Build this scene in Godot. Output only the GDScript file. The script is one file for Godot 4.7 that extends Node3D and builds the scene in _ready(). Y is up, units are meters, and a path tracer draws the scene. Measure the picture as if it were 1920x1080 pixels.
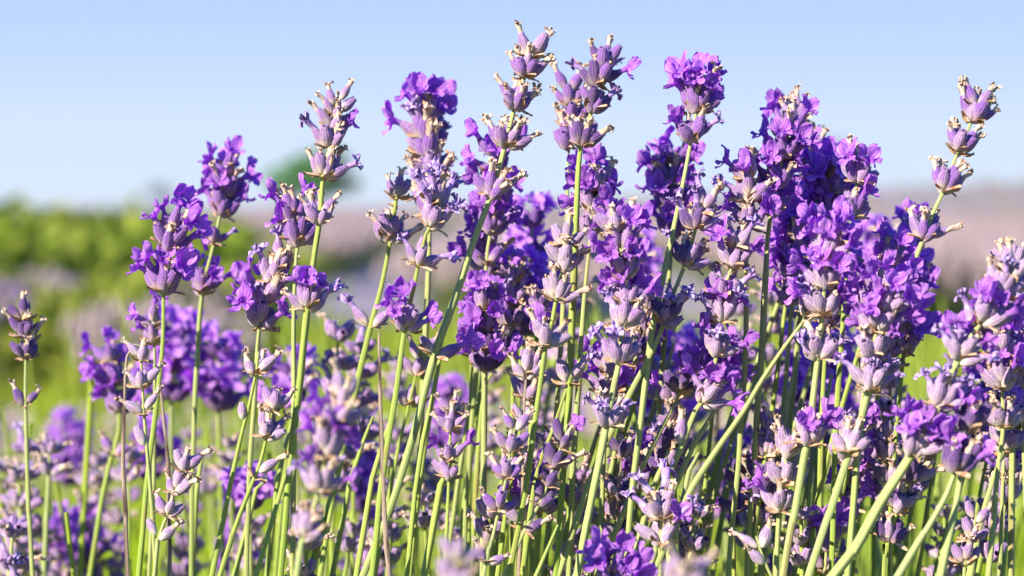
extends Node3D
# A lavender bush seen from close by: sharp flower stalks at 0.6 m, the rest of the field out of focus behind.

const EYE := 0.5                      # height of the lens
const FOCUS := 0.6
const LENS := 91.5
const K := 24.0 / LENS / 1080.0       # tangent per photograph pixel
var cam: Camera3D
var rng := RandomNumberGenerator.new()
var grain := FastNoiseLite.new()
var M := {}
var CALYX := {}                       # tone -> meshes
var OPEN := []
var TAN := []
var BLUE := []
var BRACT := []
var taken := {}

# ------------------------------------------------------------------ mesh helper
class Shape:
	var v := PackedVector3Array()
	var c := PackedColorArray()
	var f := PackedInt32Array()

	func loft(rings: Array, cols: Array, closed := true) -> void:
		var at := v.size()
		var n: int = rings[0].size()
		for k in rings.size():
			v.append_array(rings[k])
			c.append_array(cols[k])
		var last := n if closed else n - 1
		for k in rings.size() - 1:
			for i in last:
				var a := at + k * n + i
				var b := at + k * n + (i + 1) % n
				f.append_array([a, b, a + n, b, b + n, a + n])

	func tri(a: Vector3, b: Vector3, d: Vector3, col: Color) -> void:
		var at := v.size()
		v.append_array([a, b, d])
		c.append_array([col, col, col])
		f.append_array([at, at + 1, at + 2])

	func add(o: Shape, t: Transform3D) -> void:
		var at := v.size()
		v.append_array(t * o.v)
		c.append_array(o.c)
		for i in o.f:
			f.append(at + i)

	func mesh() -> ArrayMesh:
		var n := PackedVector3Array()
		n.resize(v.size())
		for i in range(0, f.size(), 3):
			var w := (v[f[i + 2]] - v[f[i]]).cross(v[f[i + 1]] - v[f[i]])
			for k in 3:
				n[f[i + k]] += w
		for i in n.size():
			n[i] = n[i].normalized() if n[i].length_squared() > 1e-30 else Vector3.UP
		var arr := []
		arr.resize(Mesh.ARRAY_MAX)
		arr[Mesh.ARRAY_VERTEX] = v
		arr[Mesh.ARRAY_NORMAL] = n
		arr[Mesh.ARRAY_COLOR] = c
		arr[Mesh.ARRAY_INDEX] = f
		var m := ArrayMesh.new()
		m.add_surface_from_arrays(Mesh.PRIMITIVE_TRIANGLES, arr)
		return m


func rnd(a: float, b: float) -> float:
	return rng.randf_range(a, b)


func at(x: float, y: float, d: float) -> Vector3:     # the point D metres in front of the lens
	return cam.transform * Vector3((x - 960.0) * K * d, (540.0 - y) * K * d, -d)


func numbered(called: String) -> String:
	var n: int = taken.get(called, 0)
	taken[called] = n + 1
	return called if n == 0 else "%s_%03d" % [called, n]


func thing(called: String, label: String, category: String, where: Vector3, group := "") -> Node3D:
	var o := Node3D.new()
	o.name = numbered(called)
	add_child(o, true)
	o.position = where
	tag(o, label, category, group)
	return o


func tag(o: Node, label: String, category: String, group := "", kind := "") -> void:
	if label: o.set_meta("label", label)
	if category: o.set_meta("category", category)
	if group: o.set_meta("group", group)
	if kind: o.set_meta("kind", kind)


func part(called: String, mesh: Mesh, mat: Material, parent: Node) -> MeshInstance3D:
	var o := MeshInstance3D.new()
	o.name = called
	o.mesh = mesh
	o.material_override = mat
	parent.add_child(o, true)
	return o


func structure(called: String, mesh: Mesh, mat: Material) -> MeshInstance3D:
	var o := part(called, mesh, mat, self)
	o.set_meta("kind", "structure")
	return o


func scatter(called: String, mesh: Mesh, mat: Material, spots: Array, label: String, category: String) -> void:
	var mm := MultiMesh.new()
	mm.transform_format = MultiMesh.TRANSFORM_3D
	mm.mesh = mesh
	mm.instance_count = spots.size()
	for i in spots.size():
		mm.set_instance_transform(i, spots[i])
	var o := MultiMeshInstance3D.new()
	o.name = called
	o.multimesh = mm
	o.material_override = mat
	add_child(o, true)
	tag(o, label, category, "", "stuff")


# ------------------------------------------------------------------ materials
func noise_texture(size: int, freq: float, lo: float, hi: float, seed_: int, bump := 0.0) -> NoiseTexture2D:
	var n := FastNoiseLite.new()
	n.seed = seed_
	n.frequency = freq
	n.fractal_octaves = 4
	var t := NoiseTexture2D.new()
	t.width = size
	t.height = size
	t.seamless = true
	t.noise = n
	if bump > 0.0:
		t.as_normal_map = true
		t.bump_strength = bump
	else:
		var g := Gradient.new()
		g.set_color(0, Color(lo, lo, lo))
		g.set_color(1, Color(hi, hi, hi))
		t.color_ramp = g
	return t


func skin(rough: float, per_metre: float, lo: float, glow_through := Color.BLACK, seed_ := 1, bump := 2.0, sheen := 0.0, spec := 0.35) -> StandardMaterial3D:
	var m := StandardMaterial3D.new()
	m.vertex_color_use_as_albedo = true
	m.roughness = rough
	m.metallic_specular = spec
	m.cull_mode = BaseMaterial3D.CULL_DISABLED
	m.albedo_texture = noise_texture(256, 0.03, lo, 1.0, seed_)
	m.uv1_triplanar = true
	m.uv1_scale = Vector3.ONE * per_metre
	if bump > 0.0:
		m.normal_enabled = true
		m.normal_texture = noise_texture(256, 0.05, 0, 1, seed_ + 9, bump)
		m.normal_scale = 0.6
	if glow_through != Color.BLACK:
		m.backlight_enabled = true
		m.backlight = glow_through
	if sheen > 0.0:
		m.rim_enabled = true
		m.rim = sheen
		m.rim_tint = 0.4
	return m


# ------------------------------------------------------------------ pieces of a lavender flower, in metres, growing along +Y, outward side +Z
const MM := 0.001


func mix3(a: Color, b: Color, t: float) -> Color:
	return a.lerp(b, clampf(t, 0.0, 1.0))


func calyx_shape(tip: Color, rib: Color, base: Color, fat: float, seg := 24, hairs := 130) -> Shape:
	var s := Shape.new()
	var prof := [[0.0, 0.5], [0.06, 0.95], [0.18, 1.42], [0.32, 1.76], [0.48, 1.90], [0.63, 1.82], [0.77, 1.55], [0.88, 1.22], [1.0, 1.02], [0.93, 0.7]]
	var bend := rnd(-0.7, 0.7)
	var bz := rnd(0.0, 0.6)
	var ph := rnd(0, 100)
	var rings := []
	var cols := []
	for k in prof.size():
		var t: float = prof[k][0]
		var ring := PackedVector3Array()
		var col := PackedColorArray()
		for i in seg:
			var th := TAU * i / seg
			var up := i % 2 == 0
			var lump := 1.0 + 0.07 * grain.get_noise_3d(cos(th) * 40 + ph, t * 60, sin(th) * 40)
			var r: float = prof[k][1] * fat * lump * (1.06 if up else 0.90)
			var y := t * 6.7
			if k == prof.size() - 2:
				y += (0.45 if i % 5 == 0 else 0.0) + rnd(-0.15, 0.15)
			ring.append(Vector3(r * cos(th) + bend * t * t, y, r * sin(th) + bz * t * t) * MM)
			var nz := grain.get_noise_3d(cos(th) * 55 + ph, t * 45, sin(th) * 55 + ph)
			var cc := mix3(base, mix3(tip, rib, (0.75 if up else 0.1) + nz * 0.5), (t - 0.10 + nz * 0.22) * 2.4)
			if k == prof.size() - 1:
				cc = tip * 0.5
			cc.a = 1
			col.append(cc)
		rings.append(ring)
		cols.append(col)
	s.loft(rings, cols)
	for h in hairs:
		var k := rng.randi_range(2, 8)
		var p: Vector3 = rings[k][rng.randi_range(0, seg - 1)]
		var out := Vector3(p.x, 0, p.z).normalized()
		var side := out.cross(Vector3.UP) * 0.05 * MM
		s.tri(p - side, p + side, p + (out * rnd(0.2, 0.55) + Vector3.UP * rnd(0.1, 0.4)) * MM, mix3(rib, Color(0.75, 0.7, 0.72), 0.45))
	return s


# one petal: from P along DIR, widening across SIDE, curling towards UP
func petal(s: Shape, p: Vector3, dir: Vector3, side: Vector3, long: float, wide: float, curl: float, wave: float, mid: Color, edge: Color, spots := Color(0, 0, 0, 0), nu := 6, nv := 6, point := 0.0) -> void:
	var up := side.cross(dir).normalized()
	var rings := []
	var cols := []
	var pos := p
	var ph := rnd(0, 50)
	var tw := rnd(-0.5, 0.5) * wave
	for k in nu + 1:
		var u := float(k) / nu
		var a := curl * (u - 0.25)
		var d := (dir * cos(a) + up * sin(a)).normalized()
		var n := (up * cos(a) - dir * sin(a)).normalized()
		var sd := side.rotated(d, tw * u)
		if k > 0:
			pos += d * long / nu
		var w := wide * 0.5 * (pow(sin(PI * clampf(0.14 + 0.8 * u, 0, 1)), 0.65) if point == 0.0 else sin(PI * (0.25 + 0.72 * u)) * (1.0 - u * point * 0.3))
		var ring := PackedVector3Array()
		var col := PackedColorArray()
		for i in nv + 1:
			var x := 2.0 * i / nv - 1.0
			var nz := grain.get_noise_3d(x * 30 + ph, u * 40, ph)
			var lift := wave * wide * (0.16 * sin(x * 3.3 + u * 4 + ph) * u + 0.22 * nz) + wide * 0.13 * (1.0 - absf(x)) * (1.0 - u * 0.4)
			ring.append(pos + sd * x * w * (1.0 + 0.12 * nz) + n * lift)
			var cc := mix3(mid, edge, absf(x) * 0.55 + u * 0.45 + nz * 0.7)
			if nv >= 7 and i % 2 == 0:
				cc = cc.lerp(mid, 0.7) * lerpf(0.85, 1.0, u)
			if spots.a > 0.0 and grain.get_noise_3d(x * 60 + ph, u * 70, ph * 2) > 0.22:
				cc = spots
			cc.a = 1
			col.append(cc)
		rings.append(ring)
		cols.append(col)
	s.loft(rings, cols, false)


func tube(s: Shape, pts: Array, rad: Array, seg: int, ca: Color, cb: Color, rough := 0.1, spots := Color(0, 0, 0, 0)) -> void:
	var rings := []
	var cols := []
	var ph := rnd(0, 60)
	for k in pts.size():
		var d: Vector3 = (pts[mini(k + 1, pts.size() - 1)] - pts[maxi(k - 1, 0)]).normalized()
		var a := d.cross(Vector3(0.2, 0.1, 1)).normalized()
		var b := a.cross(d)
		var ring := PackedVector3Array()
		var col := PackedColorArray()
		for i in seg:
			var th := TAU * i / seg
			var nz := grain.get_noise_3d(cos(th) * 30 + ph, k * 14.0, sin(th) * 30)
			ring.append(pts[k] + (a * cos(th) - b * sin(th)) * rad[k] * (1.0 + rough * nz * 2.0))
			var cc := mix3(ca, cb, float(k) / (pts.size() - 1) + nz * 0.6)
			if spots.a > 0.0 and nz > 0.17:
				cc = spots
			cc.a = 1
			col.append(cc)
		rings.append(ring)
		cols.append(col)
	s.loft(rings, cols)


func open_shape(light: float, fine := 6) -> Shape:
	var s := Shape.new()
	var deep := Color(0.55, 0.135, 0.76) * light
	var pale := Color(0.86, 0.50, 0.97) * light
	var lean := rnd(0.1, 0.5)
	var top := Vector3(rnd(-0.6, 0.6), 3.6, 0.9 * lean + 0.5) * MM
	tube(s, [Vector3(0, -1.2, 0) * MM, Vector3(0, 0.6, 0) * MM, Vector3(0, 2.0, 0.25) * MM, top], [0.8 * MM, 0.85 * MM, 1.0 * MM, 1.45 * MM], 8, mix3(pale, Color(0.6, 0.45, 0.75), 0.5), deep)
	var ax := (Vector3(0, 1, lean)).normalized()
	for k in 5:
		var th: float = [-0.62, 0.62, 1.9, PI, -1.9][k] + rnd(-0.22, 0.22)       # the first two stand on the stem side
		var e := Vector3(sin(th), 0, -cos(th))
		e = (e - ax * e.dot(ax)).normalized()
		var open: float = (rnd(0.35, 0.95) if k < 2 else rnd(1.0, 1.7))
		var dir := ax * cos(open) + e * sin(open)
		var side := ax.cross(e).normalized()
		var big := k < 2
		petal(s, top + e * 1.0 * MM, dir, side, (rnd(4.6, 5.6) if big else rnd(3.2, 4.2)) * MM, (rnd(4.4, 5.4) if big else rnd(2.8, 3.6)) * MM, rnd(-1.3, 1.0), rnd(0.6, 1.2), deep * rnd(0.85, 1.1), pale * rnd(0.85, 1.15), Color(0, 0, 0, 0), fine, fine)
	return s


func tan_shape() -> Shape:
	var s := Shape.new()
	var pale := Color(0.88, 0.71, 0.56)
	var dark := Color(0.55, 0.28, 0.13)
	var long := rnd(2.0, 3.6)
	var bx := rnd(-0.7, 0.7)
	var tip := Vector3(bx, long, rnd(-0.3, 0.9)) * MM
	tube(s, [Vector3(0, -1, 0) * MM, Vector3(0, 0.4, 0) * MM, Vector3(bx * 0.3, long * 0.5, 0.1) * MM, tip], [0.9 * MM, 0.85 * MM, 0.8 * MM, 1.2 * MM], 10, pale, mix3(pale, dark, 0.25), 0.5, mix3(pale, dark, 0.7))
	for k in 5:
		var th := TAU * k / 5 + rnd(-0.4, 0.4)
		var e := Vector3(cos(th), 0, sin(th))
		var open := rnd(0.1, 1.2)
		petal(s, tip + e * 0.7 * MM, Vector3.UP * cos(open) + e * sin(open), e.cross(Vector3.UP), rnd(0.9, 2.2) * MM, rnd(0.9, 1.6) * MM, rnd(-2.6, 2.6), 2.2, pale, mix3(pale, dark, rnd(0.0, 0.5)), dark, 4, 3)
	return s


func blue_shape() -> Shape:
	var s := Shape.new()
	var pale := Color(0.72, 0.58, 0.86)
	var lilac := Color(0.52, 0.30, 0.74)
	var navy := Color(0.20, 0.08, 0.36)
	var long := rnd(2.6, 3.8)
	var bx := rnd(-0.9, 0.9)
	var tip := Vector3(bx, long, rnd(0, 1.0)) * MM
	tube(s, [Vector3(0, -1, 0) * MM, Vector3(0, 0.4, 0) * MM, Vector3(bx * 0.4, long * 0.5, 0.2) * MM, tip], [0.95 * MM, 0.9 * MM, 0.95 * MM, 1.25 * MM], 10, pale, lilac, 0.4)
	for k in 6:
		var th := TAU * k / 6 + rnd(-0.4, 0.4)
		var e := Vector3(cos(th), 0, sin(th))
		var open := rnd(0.2, 1.3)
		petal(s, tip + e * 0.7 * MM, Vector3.UP * cos(open) + e * sin(open), e.cross(Vector3.UP), rnd(2.2, 3.8) * MM, rnd(1.2, 2.1) * MM, rnd(-2.4, 2.4), 2.0, lilac, pale, navy, 6, 4)
	return s


func bract_shape() -> Shape:
	var s := Shape.new()
	var brown := Color(0.66, 0.37, 0.18) * rnd(0.8, 1.1)
	petal(s, Vector3.ZERO, Vector3.UP, Vector3.RIGHT, rnd(3.2, 4.6) * MM, rnd(2.4, 3.4) * MM, rnd(-1.2, 0.4), 0.9, brown, Color(0.78, 0.58, 0.38), Color(0.40, 0.17, 0.07), 5, 4, 1.0)
	return s


# ------------------------------------------------------------------ stems
func smooth_path(pts: Array, step: float) -> Array:
	var out := []
	for k in pts.size() - 1:
		var p0: Vector3 = pts[maxi(k - 1, 0)]
		var p1: Vector3 = pts[k]
		var p2: Vector3 = pts[k + 1]
		var p3: Vector3 = pts[mini(k + 2, pts.size() - 1)]
		var n := maxi(1, int(p1.distance_to(p2) / step))
		for i in n:
			out.append(catmull(p0, p1, p2, p3, float(i) / n))
	out.append(pts[-1])
	return out


func catmull(a: Vector3, b: Vector3, c: Vector3, d: Vector3, t: float) -> Vector3:
	return 0.5 * (2.0 * b + (c - a) * t + (2.0 * a - 5.0 * b + 4.0 * c - d) * t * t + (3.0 * b - 3.0 * c + d - a) * t * t * t)


func stem_shape(pts: Array, thick: float, top_from: float, look: String) -> Shape:
	var s := Shape.new()
	var rings := []
	var cols := []
	var ph := rnd(0, 200)
	var spin := rnd(0, TAU)
	var ridge := Color(0.46, 0.52, 0.14)
	var groove := Color(0.25, 0.36, 0.05)
	var young := Color(0.56, 0.58, 0.25)
	if look == "pale":
		ridge = Color(0.50, 0.60, 0.17); groove = Color(0.28, 0.43, 0.07); young = Color(0.58, 0.61, 0.28)
	if look == "green":
		ridge = Color(0.38, 0.52, 0.05); groove = Color(0.20, 0.36, 0.02); young = Color(0.50, 0.56, 0.16)
	if look == "dry":
		ridge = Color(0.46, 0.34, 0.24); groove = Color(0.26, 0.17, 0.11); young = Color(0.52, 0.40, 0.30)
	for k in pts.size():
		var d: Vector3 = (pts[mini(k + 1, pts.size() - 1)] - pts[maxi(k - 1, 0)]).normalized()
		var a := d.cross(Vector3(0.1, 0, 1)).normalized().rotated(d, spin + 0.025 * k)
		var b := a.cross(d)
		var t := float(k) / (pts.size() - 1)
		var taper := 1.0 if t < top_from else lerpf(1.0, 0.45, (t - top_from) / maxf(1.0 - top_from, 1e-3))
		var knot := 1.0 + 0.10 * grain.get_noise_1d(k * 6.0 + ph)
		if look == "dry":
			knot = 1.0 + 0.45 * maxf(0.0, grain.get_noise_1d(k * 14.0 + ph))
		var ring := PackedVector3Array()
		var col := PackedColorArray()
		for i in 12:
			var th := TAU * i / 12
			var sq: float = [1.0, 0.86, 0.86][i % 3]
			var r := thick * 0.42 * MM * taper * knot * sq * 1.08
			ring.append(pts[k] + (a * cos(th) - b * sin(th)) * r)
			var nz := grain.get_noise_3d(i * 9.0 + ph, k * 5.0, ph)
			var cc := mix3(groove, ridge, (1.0 if i % 3 == 0 else 0.25) + nz * 0.8)
			cc = mix3(cc, young, (t - 0.55) * 1.6)
			if nz > 0.42:
				cc = mix3(cc, Color(0.36, 0.22, 0.10), 0.6)
			if look == "dry" and grain.get_noise_2d(k * 8.0 + ph, i * 6.0) > 0.25:
				cc = Color(0.12, 0.07, 0.05)
			cc.a = 1
			col.append(cc)
		rings.append(ring)
		cols.append(col)
	s.loft(rings, cols)
	return s




# a stalk: its stem follows PATH (points of the photograph from the bottom up, at depth DEPTH), SPEC lists "height:flowers:size" for each whorl.
# The letters of a whorl go round the stem from the west past the lens: o open flower, b shrivelled blue flower, w withered tan flower, n bare calyx, . none
func stalk(label: String, depth: Array, thick: float, path: Array, spec: String, tones := "m", look := "", called := "lavender_stalk", category := "lavender stalk", group := "lavender stalks in flower") -> Node3D:
	var pts := []
	var n := path.size() / 2
	var y_low: float = path[1]
	var y_high: float = path[-1]
	for k in n:
		var t := inverse_lerp(y_low, y_high, path[2 * k + 1])
		pts.append(at(path[2 * k], path[2 * k + 1], lerpf(depth[-1], depth[0], t)))
	var p0: Vector3 = pts[0]
	var down: Vector3 = (pts[0] - pts[1]).normalized()
	var foot := Vector3(p0.x + clampf(down.x, -0.5, 0.5) * 0.16, ground(p0.x, p0.z), p0.z + down.z * 0.05 - 0.03)
	var low := [foot, foot.lerp(p0, 0.33) + Vector3(0, 0.0, 0), p0 + down * 0.12]
	pts = low + pts
	var line := smooth_path(pts, 0.003)
	for k in range(4, line.size() - 1):
		line[k] += Vector3(grain.get_noise_2d(k * 1.8, foot.x * 900), 0, grain.get_noise_2d(k * 1.8, foot.x * 900 + 50)) * 0.0007
	var o := thing(called, label, category, foot, group)
	var whorls := []
	for w in spec.split(" ", false):
		var q := w.split(":")
		whorls.append([float(q[0]), q[1], float(q[2]) if q.size() > 2 else 1.0])
	var top_from := 0.9
	var spots := []
	for w in whorls:                                  # where the stem has the height asked for
		var best := line.size() - 1.0
		var before := 1e9
		for k in line.size():
			var c: Vector3 = cam.transform.affine_inverse() * line[k]
			var py := 540.0 + c.y / c.z / K
			if k > 0 and before > w[0] and py <= w[0]:
				best = k - 1 + (before - w[0]) / (before - py)
				break
			before = py
		spots.append(best)
		top_from = minf(top_from, best / line.size())
	var local := []
	for p in line:
		local.append(p - foot)
	part("stem", stem_shape(local, thick, top_from if spec else 0.93, look).mesh(), M.stem, o)
	for i in whorls.size():
		var k := clampi(int(spots[i]), 1, line.size() - 2)
		whorl(o, local[k].lerp(local[k + 1], clampf(spots[i] - k, 0.0, 1.0)), (line[k + 1] - line[k - 1]).normalized(), whorls[i][1], whorls[i][2], thick * 0.5 * MM, tones, i == whorls.size() - 1)
	return o


func frame(y: Vector3, out: Vector3) -> Basis:
	var z := (out - y * out.dot(y)).normalized()
	return Basis(y.cross(z), y, z)


func whorl(o: Node3D, p: Vector3, axis: Vector3, flowers: String, size: float, stem_r: float, tones: String, top: bool) -> void:
	var n := flowers.length()
	var r := cam.basis.x
	var fwd := cam.basis.z
	var turn := rnd(-0.2, 0.2)
	var inner := 0 if n < 5 else 4
	for i in n + inner:
		var ch := flowers[i] if i < n else ("w" if (i - n) % 2 == 0 else flowers[rng.randi() % n])
		if ch == ".":
			continue
		var az := TAU * i / n + turn + rnd(-0.15, 0.15)
		if i >= n:
			az = rnd(0.2, 2.9) + PI * 0.5 * (i - n)
		var e := -r * cos(az) + fwd * sin(az)
		e = (e - axis * e.dot(axis)).normalized()
		var open := lerpf(0.36, 0.66, absf(cos(az))) + rnd(-0.26, 0.26)
		if top:
			open *= 0.75
		if n == 1:
			open = 0.3
		if i >= n:
			open = rnd(0.12, 0.5)
		var dir := axis * cos(open) + e * sin(open)
		var s := size * rnd(0.74, 1.0) * (0.9 if i >= n else 1.0)
		var tone := tones[rng.randi() % tones.length()]
		var cal := part("calyx", CALYX[tone][rng.randi() % 3], M.calyx, o)
		var b := frame(dir, e.rotated(axis, rnd(-0.5, 0.5)))
		cal.transform = Transform3D(b.scaled(Vector3.ONE * s), p + e * stem_r * 0.8 + axis * rnd(-1.3, 1.5) * MM)
		var cor: MeshInstance3D
		if ch == "o":
			cor = part("corolla", OPEN[rng.randi() % OPEN.size()], M.petal, cal)
		elif ch == "w":
			cor = part("withered_corolla", TAN[rng.randi() % TAN.size()], M.husk, cal)
		elif ch == "b":
			cor = part("shrivelled_corolla", BLUE[rng.randi() % BLUE.size()], M.wilt, cal)
		if cor:
			cor.transform = Transform3D(Basis(Vector3.UP, rnd(-0.7, 0.7)).scaled(Vector3.ONE * rnd(0.84, 1.02)), Vector3(0, 6.3, 0.3) * MM)
	if n > 2:
		for i in 4:
			var az := TAU * (i + 0.35) / 4.0 + rnd(-0.4, 0.4)
			var e := -r * cos(az) + fwd * sin(az)
			e = (e - axis * e.dot(axis)).normalized()
			var open := rnd(0.75, 1.7)
			var br := part("bract", BRACT[rng.randi() % BRACT.size()], M.husk, o)
			br.transform = Transform3D(frame(axis * cos(open) + e * sin(open), axis).scaled(Vector3.ONE * size * rnd(0.85, 1.25)), p + e * stem_r * 0.9 - axis * rnd(0.2, 1.0) * MM)


# ------------------------------------------------------------------ the land
func ground(x: float, z: float) -> float:
	var d := maxf(0.0, -z)
	var hill := smoothstep(45.0, 165.0, d) * maxf(0.0, x / maxf(d, 1.0) + 0.085) * 165.0 * 0.042
	return hill - 0.02 * smoothstep(1.5, 3.0, d) + 0.015 * grain.get_noise_2d(x * 20, z * 20)


func land() -> void:
	var s := Shape.new()
	var rings := []
	var cols := []
	var r := 0.05
	while r < 1000.0:
		var ring := PackedVector3Array()
		var col := PackedColorArray()
		for i in 160:
			var th := TAU * i / 160
			var x := r * sin(th)
			var z := -r * cos(th)
			ring.append(Vector3(x, ground(x, z), z))
			var nz := grain.get_noise_2d(x * 6, z * 6)
			var soil := mix3(Color(0.20, 0.18, 0.07), Color(0.20, 0.28, 0.04), 0.5 + nz)
			var green := mix3(Color(0.26, 0.36, 0.03), Color(0.38, 0.36, 0.10), 0.4 + nz * 1.2)
			var field := mix3(Color(0.50, 0.41, 0.37), Color(0.44, 0.36, 0.38), 0.5 + nz * 1.3)
			var c := mix3(soil, green, smoothstep(2.5, 4.5, r))
			c = mix3(c, field, smoothstep(7.0, 9.5, r) if x > -0.1 * r else smoothstep(13.0, 16.0, r))
			c.a = 1
			col.append(c)
		rings.append(ring)
		cols.append(col)
		r *= 1.09
	s.loft(rings, cols)
	structure("ground", s.mesh(), M.ground)


func blade_tuft(n: int, spread: float, tall: float, wide: float, ca: Color, cb: Color) -> Shape:
	var s := Shape.new()
	for k in n:
		var p := Vector3(rnd(-1, 1) * spread, 0, rnd(-1, 1) * spread)
		var az := rnd(0, TAU)
		var lean := Vector3(cos(az), 0, sin(az)) * rnd(0.05, 0.45)
		var h := tall * rnd(0.5, 1.0)
		var side := Vector3(sin(az), 0, -cos(az)).rotated(Vector3.UP, rnd(-1, 1)) * wide * 0.5
		var col := mix3(ca, cb, rng.randf()) 
		var rings := []
		var cols := []
		for i in 5:
			var u := i / 4.0
			var c := p + (Vector3.UP * (u - 0.12 * u * u) + lean * u * u) * h
			var w := 1.0 - u * u * 0.9
			rings.append(PackedVector3Array([c - side * w, c + side.cross(Vector3.UP) * 0.3 * w, c + side * w]))
			cols.append(PackedColorArray([col, col * 0.9, col]))
		s.loft(rings, cols, false)
	return s


# a whole lavender plant of the rows behind: many stalks with short heads over a tuft of leaves
func clump_shape(n: int, violet: float) -> Shape:
	var s := Shape.new()
	for k in n:
		var az := rnd(0, TAU)
		var q := sqrt(rng.randf())
		var out := Vector3(cos(az), 0, sin(az))
		var top := out * q * 0.26 + Vector3.UP * (0.37 - 0.10 * q * q) * rnd(0.82, 1.0)
		var root := out * q * 0.07
		var side := Vector3(-out.z, 0, out.x) * 0.0013
		var g := Color(0.27, 0.33, 0.10) * rnd(0.8, 1.2)
		s.loft([PackedVector3Array([root - side, root + side]), PackedVector3Array([root.lerp(top, 0.5) + Vector3.UP * 0.02 - side, root.lerp(top, 0.5) + Vector3.UP * 0.02 + side]), PackedVector3Array([top - side, top + side])],
			[PackedColorArray([g, g]), PackedColorArray([g, g]), PackedColorArray([g, g])], false)
		var col := mix3(Color(0.62, 0.49, 0.43), Color(0.42, 0.25, 0.60), rng.randf() * violet * 2.0)
		for j in 4:
			var c := top + Vector3(rnd(-1, 1) * 0.003, j * 0.011 - 0.01, rnd(-1, 1) * 0.003)
			var rr := [0.0, 0.008, 0.010, 0.002]
			var rings := []
			var cols := []
			for i in 4:
				var ring := PackedVector3Array()
				var cc := PackedColorArray()
				for m in 5:
					var th := TAU * m / 5 + j
					ring.append(c + Vector3(cos(th) * rr[i] * rnd(0.7, 1.3), (i - 1) * 0.005, sin(th) * rr[i] * rnd(0.7, 1.3)))
					cc.append(col * rnd(0.7, 1.3))
				rings.append(ring)
				cols.append(cc)
			s.loft(rings, cols)
	s.add(blade_tuft(50, 0.13, 0.24, 0.004, Color(0.16, 0.22, 0.10), Color(0.26, 0.32, 0.16)), Transform3D.IDENTITY)
	return s


func leafy(s: Shape, c: Vector3, rad: Vector3, n: int, leaf: float, ca: Color, cb: Color) -> void:
	for k in n:
		var d := Vector3(rnd(-1, 1), rnd(-1, 1), rnd(-1, 1))
		if d.length() > 1.0 or d.length() < 0.05:
			continue
		d = d.normalized() * pow(d.length(), 0.55)
		var lump := 1.0 + 0.35 * grain.get_noise_3d(d.x * 60 + c.x * 90, d.y * 60, d.z * 60 + c.z * 90)
		var p := c + d * rad * lump
		var a := Vector3(rnd(-1, 1), rnd(-0.6, 1), rnd(-1, 1)).normalized()
		var b := a.cross(Vector3(rnd(-1, 1), rnd(-1, 1), rnd(-1, 1))).normalized()
		var col := mix3(ca, cb, rng.randf())
		col.a = 1
		var i := s.v.size()
		s.v.append_array([p, p + (a * 0.5 + b * 0.32) * leaf, p + a * leaf, p + (a * 0.5 - b * 0.32) * leaf])
		s.c.append_array([col, col, col, col])
		s.f.append_array([i, i + 1, i + 2, i, i + 2, i + 3])


func bush(label: String, x: float, d: float, w: float, h: float, ca: Color, cb: Color) -> void:
	var p := at(x, 400, d)
	p.y = ground(p.x, p.z)
	var o := thing("weed_bush", label, "bush", p, "green bushes beyond the grass")
	var st := Shape.new()
	for k in 7:
		var q := Vector3(rnd(-0.4, 0.4) * w, h * 0.75, rnd(-0.3, 0.3) * w)
		tube(st, [Vector3(q.x * 0.1, 0, q.z * 0.1), q * 0.5 + Vector3(0, 0.03, 0), q], [0.012, 0.009, 0.004], 5, Color(0.16, 0.14, 0.07), Color(0.2, 0.22, 0.08))
	part("stems", st.mesh(), M.leaf, o)
	var s := Shape.new()
	for k in 9:
		leafy(s, Vector3(rnd(-0.45, 0.45) * w, h * rnd(0.3, 0.74), rnd(-0.3, 0.3) * w), Vector3(0.24 * w, 0.25 * h, 0.24 * w) * rnd(0.8, 1.2), 700, 0.055, ca, cb)
	part("foliage", s.mesh(), M.leaf, o)


func tree(label: String, x: float, d: float, wide: float, tall: float, ca: Color, cb: Color) -> void:
	var p := at(x, 400, d)
	p.y = ground(p.x, p.z) - 0.1
	var o := thing("field_tree", label, "tree", p, "trees beyond the field")
	var st := Shape.new()
	tube(st, [Vector3.ZERO, Vector3(0.05, tall * 0.25, 0), Vector3(-0.02, tall * 0.5, 0), Vector3(0.1, tall * 0.8, 0.05)], [0.04 * tall, 0.033 * tall, 0.022 * tall, 0.006 * tall], 9, Color(0.13, 0.10, 0.07), Color(0.17, 0.13, 0.09))
	for k in 6:
		var az := k * 1.1 + 0.3
		tube(st, [Vector3(0, tall * (0.25 + 0.06 * k), 0), Vector3(cos(az) * wide * 0.2, tall * (0.42 + 0.06 * k), sin(az) * wide * 0.2), Vector3(cos(az) * wide * 0.36, tall * (0.5 + 0.065 * k), sin(az) * wide * 0.36)], [0.018 * tall, 0.011 * tall, 0.004 * tall], 6, Color(0.13, 0.10, 0.07), Color(0.17, 0.13, 0.09))
	part("trunk", st.mesh(), M.leaf, o)
	var s := Shape.new()
	for k in 16:
		var az := rnd(0, TAU)
		var q := sqrt(rng.randf())
		var y := rnd(0.32, 0.86)
		var ring := sin(PI * clampf((y - 0.12) / 0.9, 0, 1))
		leafy(s, Vector3(cos(az) * q * wide * 0.36 * ring, tall * y, sin(az) * q * wide * 0.36 * ring), Vector3(0.2 * wide, 0.16 * tall, 0.2 * wide) * rnd(0.7, 1.1), 1100, 0.06 * tall, ca, cb)
	part("crown", s.mesh(), M.leaf, o)


# ------------------------------------------------------------------ stalks too far out of focus to show their calyxes: stem and whole whorls
var WHORL := {}
var STEM := []


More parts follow.
